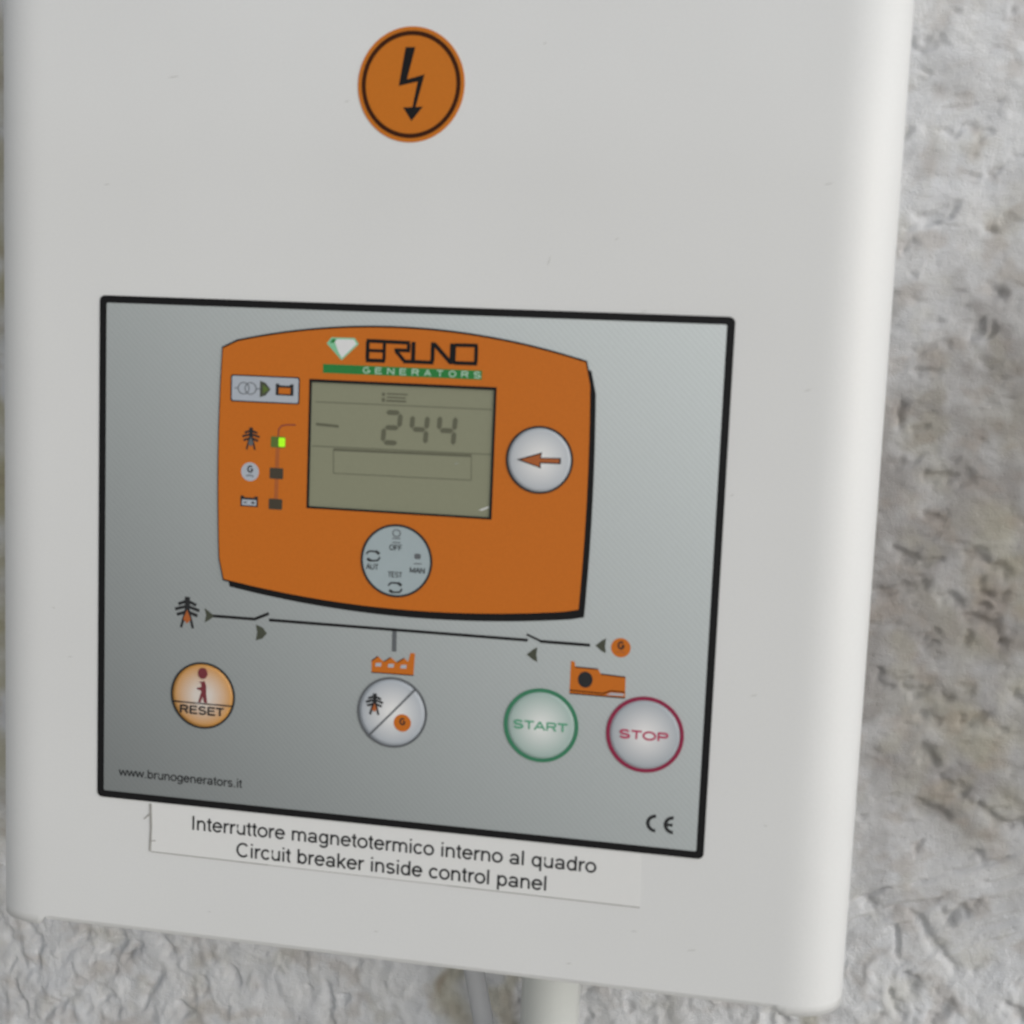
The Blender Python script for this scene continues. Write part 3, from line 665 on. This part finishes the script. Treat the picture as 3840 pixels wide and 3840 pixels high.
# round keys
def key(cx, cy, r, rim, base, top, m, mrim, label):
    k = dome('round_key', cx, cy, r - rim * 0.6, base - 0.05, base + 0.12, 0.35, m, pan, label)
    ring('rim', cx, cy, r - rim, r, base - 0.08, base + 0.26, mrim, k)
    return k
kt = F1 + 0.12 + 0.35
ak = key(43.9, 37.5, 10.3, 0.6, F1, kt, MT['key'], MT['ink'], 'pale round key with orange arrow on the faceplate')
slab('arrow_outline', [(37.0,37.3),(44.7,39.9),(44.4,38.25),(50.5,38.45),(50.5,36.6),(44.4,36.5),(44.5,35.0)], F1 + 0.2, kt + 0.06, MT['ink'], ak)
slab('arrow', [(38.3,37.3),(44.3,39.3),(44.0,37.95),(50.0,38.1),(50.0,36.95),(44.0,36.85),(44.1,35.5)], F1 + 0.2, kt + 0.10, MT['darkorange'], ak)

dk = slab('mode_dial', circle(0.2, 3.6, 11.0, 72), F1 - 0.05, F1 + 0.15, MT['dial'], pan, 'blue-grey round mode dial with four small symbols')
ring('rim', 0.2, 3.6, 10.8, 11.5, F1 - 0.08, F1 + 0.22, MT['ink'], dk)
dd = F1 + 0.19
lettering('legend', 'OFF', -2.2, 2.0, 6.9, 8.6, dd, MT['ink'], dk, weight=0.13, th=0.08)
ring('off_mark', 0.0, 12.3, 1.0, 1.4, F1, dd, MT['inkgrey'], dk, n=24, ey=0.9)
strokes('off_bar', [((-1.3,10.6),(1.3,10.7)),((-1.2,9.3),(1.3,9.4))], 0.35, F1, dd, MT['inkgrey'], dk)
lettering('legend', 'AUT', -9.6, -5.4, 0.4, 2.1, dd, MT['ink'], dk, weight=0.13, th=0.08)
lettering('legend', 'MAN', 4.6, 9.4, 0.2, 1.9, dd, MT['ink'], dk, weight=0.13, th=0.08)
lettering('legend', 'TEST', -2.5, 2.3, -1.6, 0.1, dd, MT['ink'], dk, weight=0.13, th=0.08)
for cx, cy in ((-7.3, 4.6), (0.1, -4.9)):
    strokes('cycle_mark', [((cx-2.3,cy+0.5),(cx-1.4,cy+1.5)),((cx-1.4,cy+1.5),(cx+1.0,cy+1.5)),((cx+0.8,cy+1.6),(cx+2.0,cy+0.8),0.9),((cx+2.2,cy-0.2),(cx+1.5,cy-1.3)),((cx+1.5,cy-1.3),(cx-0.8,cy-1.5)),((cx-0.8,cy-1.5),(cx-1.9,cy-0.9),0.9)], 0.55, F1, dd, MT['ink'], dk)
slab('hand_mark', rrect(5.9, 4.6, 8.0, 6.3, 0.6), F1, dd, MT['inkgrey'], dk)
strokes('hand_bar', [((5.8,3.1),(8.3,3.2))], 0.35, F1, dd, MT['inkgrey'], dk)

kb = S0 + 0.12 + 0.35
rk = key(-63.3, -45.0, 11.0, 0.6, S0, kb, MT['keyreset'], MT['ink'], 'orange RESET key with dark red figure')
slab('figure_head', circle(-63.3, -37.6, 1.6, 24, 1.0, 1.15), S0 + 0.1, kb + 0.06, MT['maroon'], rk)
slab('figure_body', [(-64.6,-40.5),(-62.6,-40.1),(-62.0,-41.6),(-62.0,-44.4),(-61.6,-47.2),(-62.6,-47.3),(-63.2,-45.4),(-63.9,-47.3),(-64.7,-47.2),(-63.6,-43.4),(-65.2,-42.9),(-65.2,-42.4),(-63.7,-42.2),(-63.7,-41.0)], S0 + 0.1, kb + 0.06, MT['maroon'], rk)
strokes('dividing_line', [((-73.4,-47.6),(-53.1,-47.6))], 0.4, S0 + 0.1, kb + 0.05, MT['ink'], rk)
lettering('legend', 'RESET', -71.0, -55.6, -51.2, -48.6, kb + 0.06, MT['ink'], rk, weight=0.13, th=0.25)

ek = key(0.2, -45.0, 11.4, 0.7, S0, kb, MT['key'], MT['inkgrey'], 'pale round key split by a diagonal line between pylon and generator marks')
strokes('dividing_line', [((7.6,-36.9),(-7.2,-53.2))], 0.6, S0 + 0.1, kb + 0.05, MT['inkgrey'], ek)
def pylon_flat(name, cx, cy, h, d, parent):
    w = h * 0.43; y0, y1 = cy - h / 2, cy + h / 2
    seg = [((cx, y1), (cx, cy - h * 0.08), h * 0.17)]
    for f, ww in ((0.32, 0.7), (0.15, 0.95), (-0.02, 0.8)):
        yy = cy + h * f; seg += [((cx - w * ww, yy - h * 0.07), (cx, yy + h * 0.05), h * 0.10), ((cx, yy + h * 0.05), (cx + w * ww, yy - h * 0.07), h * 0.10)]
    for s in (-1, 1): seg += [((cx + s * h * 0.04, cy + h * 0.1), (cx + s * h * 0.2, y0), h * 0.09)]
    return strokes(name, seg, 0.5, d - 0.4, d + 0.02, MT['ink'], parent)
pylon_flat('pylon_mark', -5.5, -42.7, 6.8, kb + 0.02, ek)
slab('pylon_foot', [(-6.3,-44.3),(-5.5,-42.4),(-4.7,-44.3),(-5.5,-45.2)], S0 + 0.1, kb + 0.14, MT['darkorange'], ek)
slab('generator_mark', circle(3.7, -48.0, 2.8, 36), S0 + 0.1, kb + 0.03, MT['orange'], ek)
lettering('generator_letter', 'G', 2.8, 4.7, -48.6, -46.5, kb + 0.07, MT['ink'], ek, weight=0.19, th=0.1)
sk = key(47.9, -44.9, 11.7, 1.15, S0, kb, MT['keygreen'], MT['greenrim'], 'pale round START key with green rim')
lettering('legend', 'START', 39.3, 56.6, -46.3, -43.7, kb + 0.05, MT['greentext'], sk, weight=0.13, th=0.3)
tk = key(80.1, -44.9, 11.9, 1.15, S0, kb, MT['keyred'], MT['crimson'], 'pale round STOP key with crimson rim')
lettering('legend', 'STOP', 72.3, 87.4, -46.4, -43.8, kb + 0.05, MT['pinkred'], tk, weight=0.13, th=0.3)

# single-line diagram
i0, i1 = S0 - 0.1, S0 + 0.05
pylon('pylon_mark', -69.1, -18.0, 10.2, S0, pan, 'ink', 'darkorange')
strokes('diagram_line', [((-60.2,-18.5),(-46.2,-18.5)),((-46.4,-18.6),(-41.4,-16.3))], 0.95, i0, i1, MT['black'], pan)
strokes('diagram_line', [((-41.3,-18.4),(42.6,-18.4))], 0.95, i0, i1, MT['black'], pan)
strokes('diagram_line', [((46.4,-18.45),(62.0,-18.45),0.95),((46.8,-18.4),(42.2,-16.6),0.7)], 0.95, i0, i1 + 0.02, MT['black'], pan)
strokes('branch_line', [((0.1,-18.8),(0.2,-25.4))], 1.5, i0, i1, MT['inkgrey'], pan)
for p_ in ([(-63.2,-16.1),(-61.6,-17.2),(-59.7,-18.5),(-61.6,-20.0),(-63.1,-20.9),(-62.6,-18.5)], [(-45.7,-20.2),(-43.4,-21.0),(-41.9,-22.8),(-43.4,-24.6),(-45.6,-25.4),(-45.2,-22.8)],
           [(42.4,-22.9),(44.4,-21.2),(45.7,-20.3),(45.5,-22.8),(45.9,-25.0),(44.4,-24.4)], [(63.6,-18.4),(65.4,-16.8),(66.8,-15.9),(66.6,-18.3),(66.9,-20.6),(65.4,-19.9)]):
    slab('flow_arrow', p_, i0, i1, MT['arrowink'], pan)
g2 = slab('generator_mark', circle(71.4, -18.5, 3.0, 40), i0, i1, MT['orange'], pan)
lettering('letter', 'G', 70.4, 72.5, -18.9, -16.6, i1 + 0.04, MT['ink'], g2, weight=0.19, th=0.06)
strokes('wave_mark', [((70.0,-20.0),(71.4,-19.6)),((71.4,-19.6),(72.8,-20.1))], 0.35, i0, i1 + 0.03, MT['darkorange'], g2)
fac = slab('factory_mark', [(-6.9,-32.5),(-7.0,-28.9),(-5.0,-27.3),(-3.0,-28.9),(-0.8,-27.3),(1.2,-28.8),(3.5,-27.2),(4.9,-28.3),(5.5,-25.4),(7.0,-25.4),(6.7,-32.4)], i0, i1, MT['orange'], pan)
for x in (-5.8, -1.7, 2.4): slab('factory_window', [(x,-30.6),(x+1.9,-30.5),(x+2.0,-29.3),(x+0.2,-29.5)], i0, i1 + 0.04, MT['plate'], fac)
strokes('factory_outline', [((-7.0,-32.6),(6.8,-32.5)),((-7.0,-28.9),(-5.0,-27.3)),((-3.0,-28.9),(-0.8,-27.3)),((1.2,-28.8),(3.5,-27.2))], 0.32, i0, i1 + 0.03, MT['brown'], fac)
gn = slab('generator_set_mark', [(56.3,-34.0),(56.3,-23.9),(57.4,-23.9),(57.8,-25.6),(64.8,-25.7),(65.8,-27.2),(73.3,-27.5),(73.5,-34.0)], i0, i1, MT['orange'], pan)
slab('fan_mark', circle(61.0, -29.3, 2.3, 32, 1.0, 1.1), i0, i1 + 0.04, MT['ink'], gn)
strokes('set_outline', [((56.3,-33.0),(66.6,-33.2)),((66.6,-33.2),(69.0,-32.2)),((69.0,-32.2),(73.4,-32.2)),((56.3,-34.0),(73.5,-34.0)),((57.8,-25.6),(64.8,-25.7)),((65.8,-27.2),(73.3,-27.5))], 0.4, i0, i1 + 0.03, MT['brown'], gn)
slab('base_gap', [(67.6,-33.5),(69.2,-32.7),(73.0,-32.7),(73.0,-33.4)], i0, i1 + 0.06, MT['plate'], gn)
lettering('web_address', 'www.brunogenerators.it', -92.4, -49.2, -74.6, -71.7, i1, MT['ink'], pan, weight=0.11, th=0.08)
def ce_mark():
    bm = bmesh.new()
    for cx, half in ((84.9, False), (90.3, True)):
        n = 20; r0, r1 = 1.8, 2.85; V = []
        for k in range(n + 1):
            t = math.radians(90 + 180 * k / n)
            V.append([bm.verts.new(W(cx + r * math.cos(t) * 1.05, -72.6 + r * math.sin(t), d)) for r, d in ((r0, i0), (r1, i0), (r1, i1), (r0, i1))])
        for k in range(n):
            for j in range(4): bm.faces.new((V[k][j], V[k][(j + 1) % 4], V[k + 1][(j + 1) % 4], V[k + 1][j]))
        bm.faces.new(V[0]); bm.faces.new(V[-1])
        if half: bm_stroke(bm, (cx - 2.1, -72.6), (cx - 0.2, -72.6), 0.95, i0, i1 + 0.01)
    bmesh.ops.recalc_face_normals(bm, faces=bm.faces)
    return finish(bm, 'conformity_mark', MT['ink'], pan)
ce_mark()

# ------------------------------------------------------------------ caption label below the panel
lab = empty('caption_label', 0, -100, 0, 'thin white caption strip with two printed lines under the control panel', 'label')
slab('strip', [(-80.9, -99.5), (81.4, -100.0), (80.8, -82.9), (-81.0, -82.9)], -0.05, 0.12, MT['paper'], lab)
strokes('lifted_edge', [((-81.2, -83.2), (-80.9, -91.5), 0.9), ((-80.9, -91.4), (-81.2, -99.4), 0.8), ((-81.3, -86.6), (-83.4, -88.6), 0.45), ((-80.6, -95.8), (-79.2, -95.6), 0.3)], 0.5, -0.05, 0.2, MT['paperedge'], lab)
strokes('dirty_edge', [((-80.9, -99.55), (-40, -99.7), 0.3), ((-40, -99.7), (20, -99.85), 0.16), ((20, -99.85), (81.4, -100.05), 0.26)], 0.3, -0.05, 0.2, MT['paperedge'], lab)
lettering('text_line', 'Interruttore magnetotermico interno al quadro', -66.4, 67.3, -90.5, -85.8, 0.17, MT['ink'], lab, weight=0.104, th=0.1)
lettering('text_line', 'Circuit breaker inside control panel', -51.0, 51.8, -98.0, -93.2, 0.17, MT['ink'], lab, weight=0.104, th=0.1)

# ------------------------------------------------------------------ conduit and cable below the cabinet
def tube(name, path, r, m, parent=None, n=24, hollow=0.0):
    bm = bmesh.new(); rings_ = []
    for i, p in enumerate(path):
        a_ = path[max(i - 1, 0)]; b_ = path[min(i + 1, len(path) - 1)]
        t = Vector((b_[0] - a_[0], b_[1] - a_[1], b_[2] - a_[2])).normalized()
        u = t.cross(Vector((0, 0, 1))).normalized(); v = t.cross(u)
        rings_.append([bm.verts.new(W(*(Vector(p) + (u * math.cos(2 * math.pi * k / n) + v * math.sin(2 * math.pi * k / n)) * (r if isinstance(r, (int, float)) else r[i])))) for k in range(n)])
    for A, B in zip(rings_[:-1], rings_[1:]):
        for k in range(n): bm.faces.new((A[k], A[(k + 1) % n], B[(k + 1) % n], B[k]))
    bm.faces.new(rings_[0]); bm.faces.new(rings_[-1])
    bmesh.ops.recalc_face_normals(bm, faces=bm.faces)
    return finish(bm, name, m, parent, smooth=True)
CX, CD = 45.6, -72.0
con = empty('conduit', CX, -440, CD, 'pale grey rigid conduit running down from under the cabinet', 'conduit')
tube('pipe', [(CX, y, CD) for y in (-136.0, -160, -200, -260, -340, -430)], 10.9, MT['pvc'], con, 40)
tube('entry_bush', [(CX, y, CD) for y in (-125.5, -127.0, -129.0, -143.0, -146.0)], [12.0, 14.5, 14.8, 14.6, 12.8], MT['pvc'], con, 40)
pth = []
for k in range(25):
    t = k / 24; y = -123.0 - 310 * t
    pth.append((3.2 + 36 * min(t * 1.35, 1.0)**1.6 + 10 * math.sin(t * 5.0), y, -84.0 - 8 * math.sin(math.pi * t)))
cb = tube('cable', pth, 4.0, MT['cable'], None, 20)
tag(cb, 'thin pale grey cable hanging beside the conduit under the cabinet', 'cable')
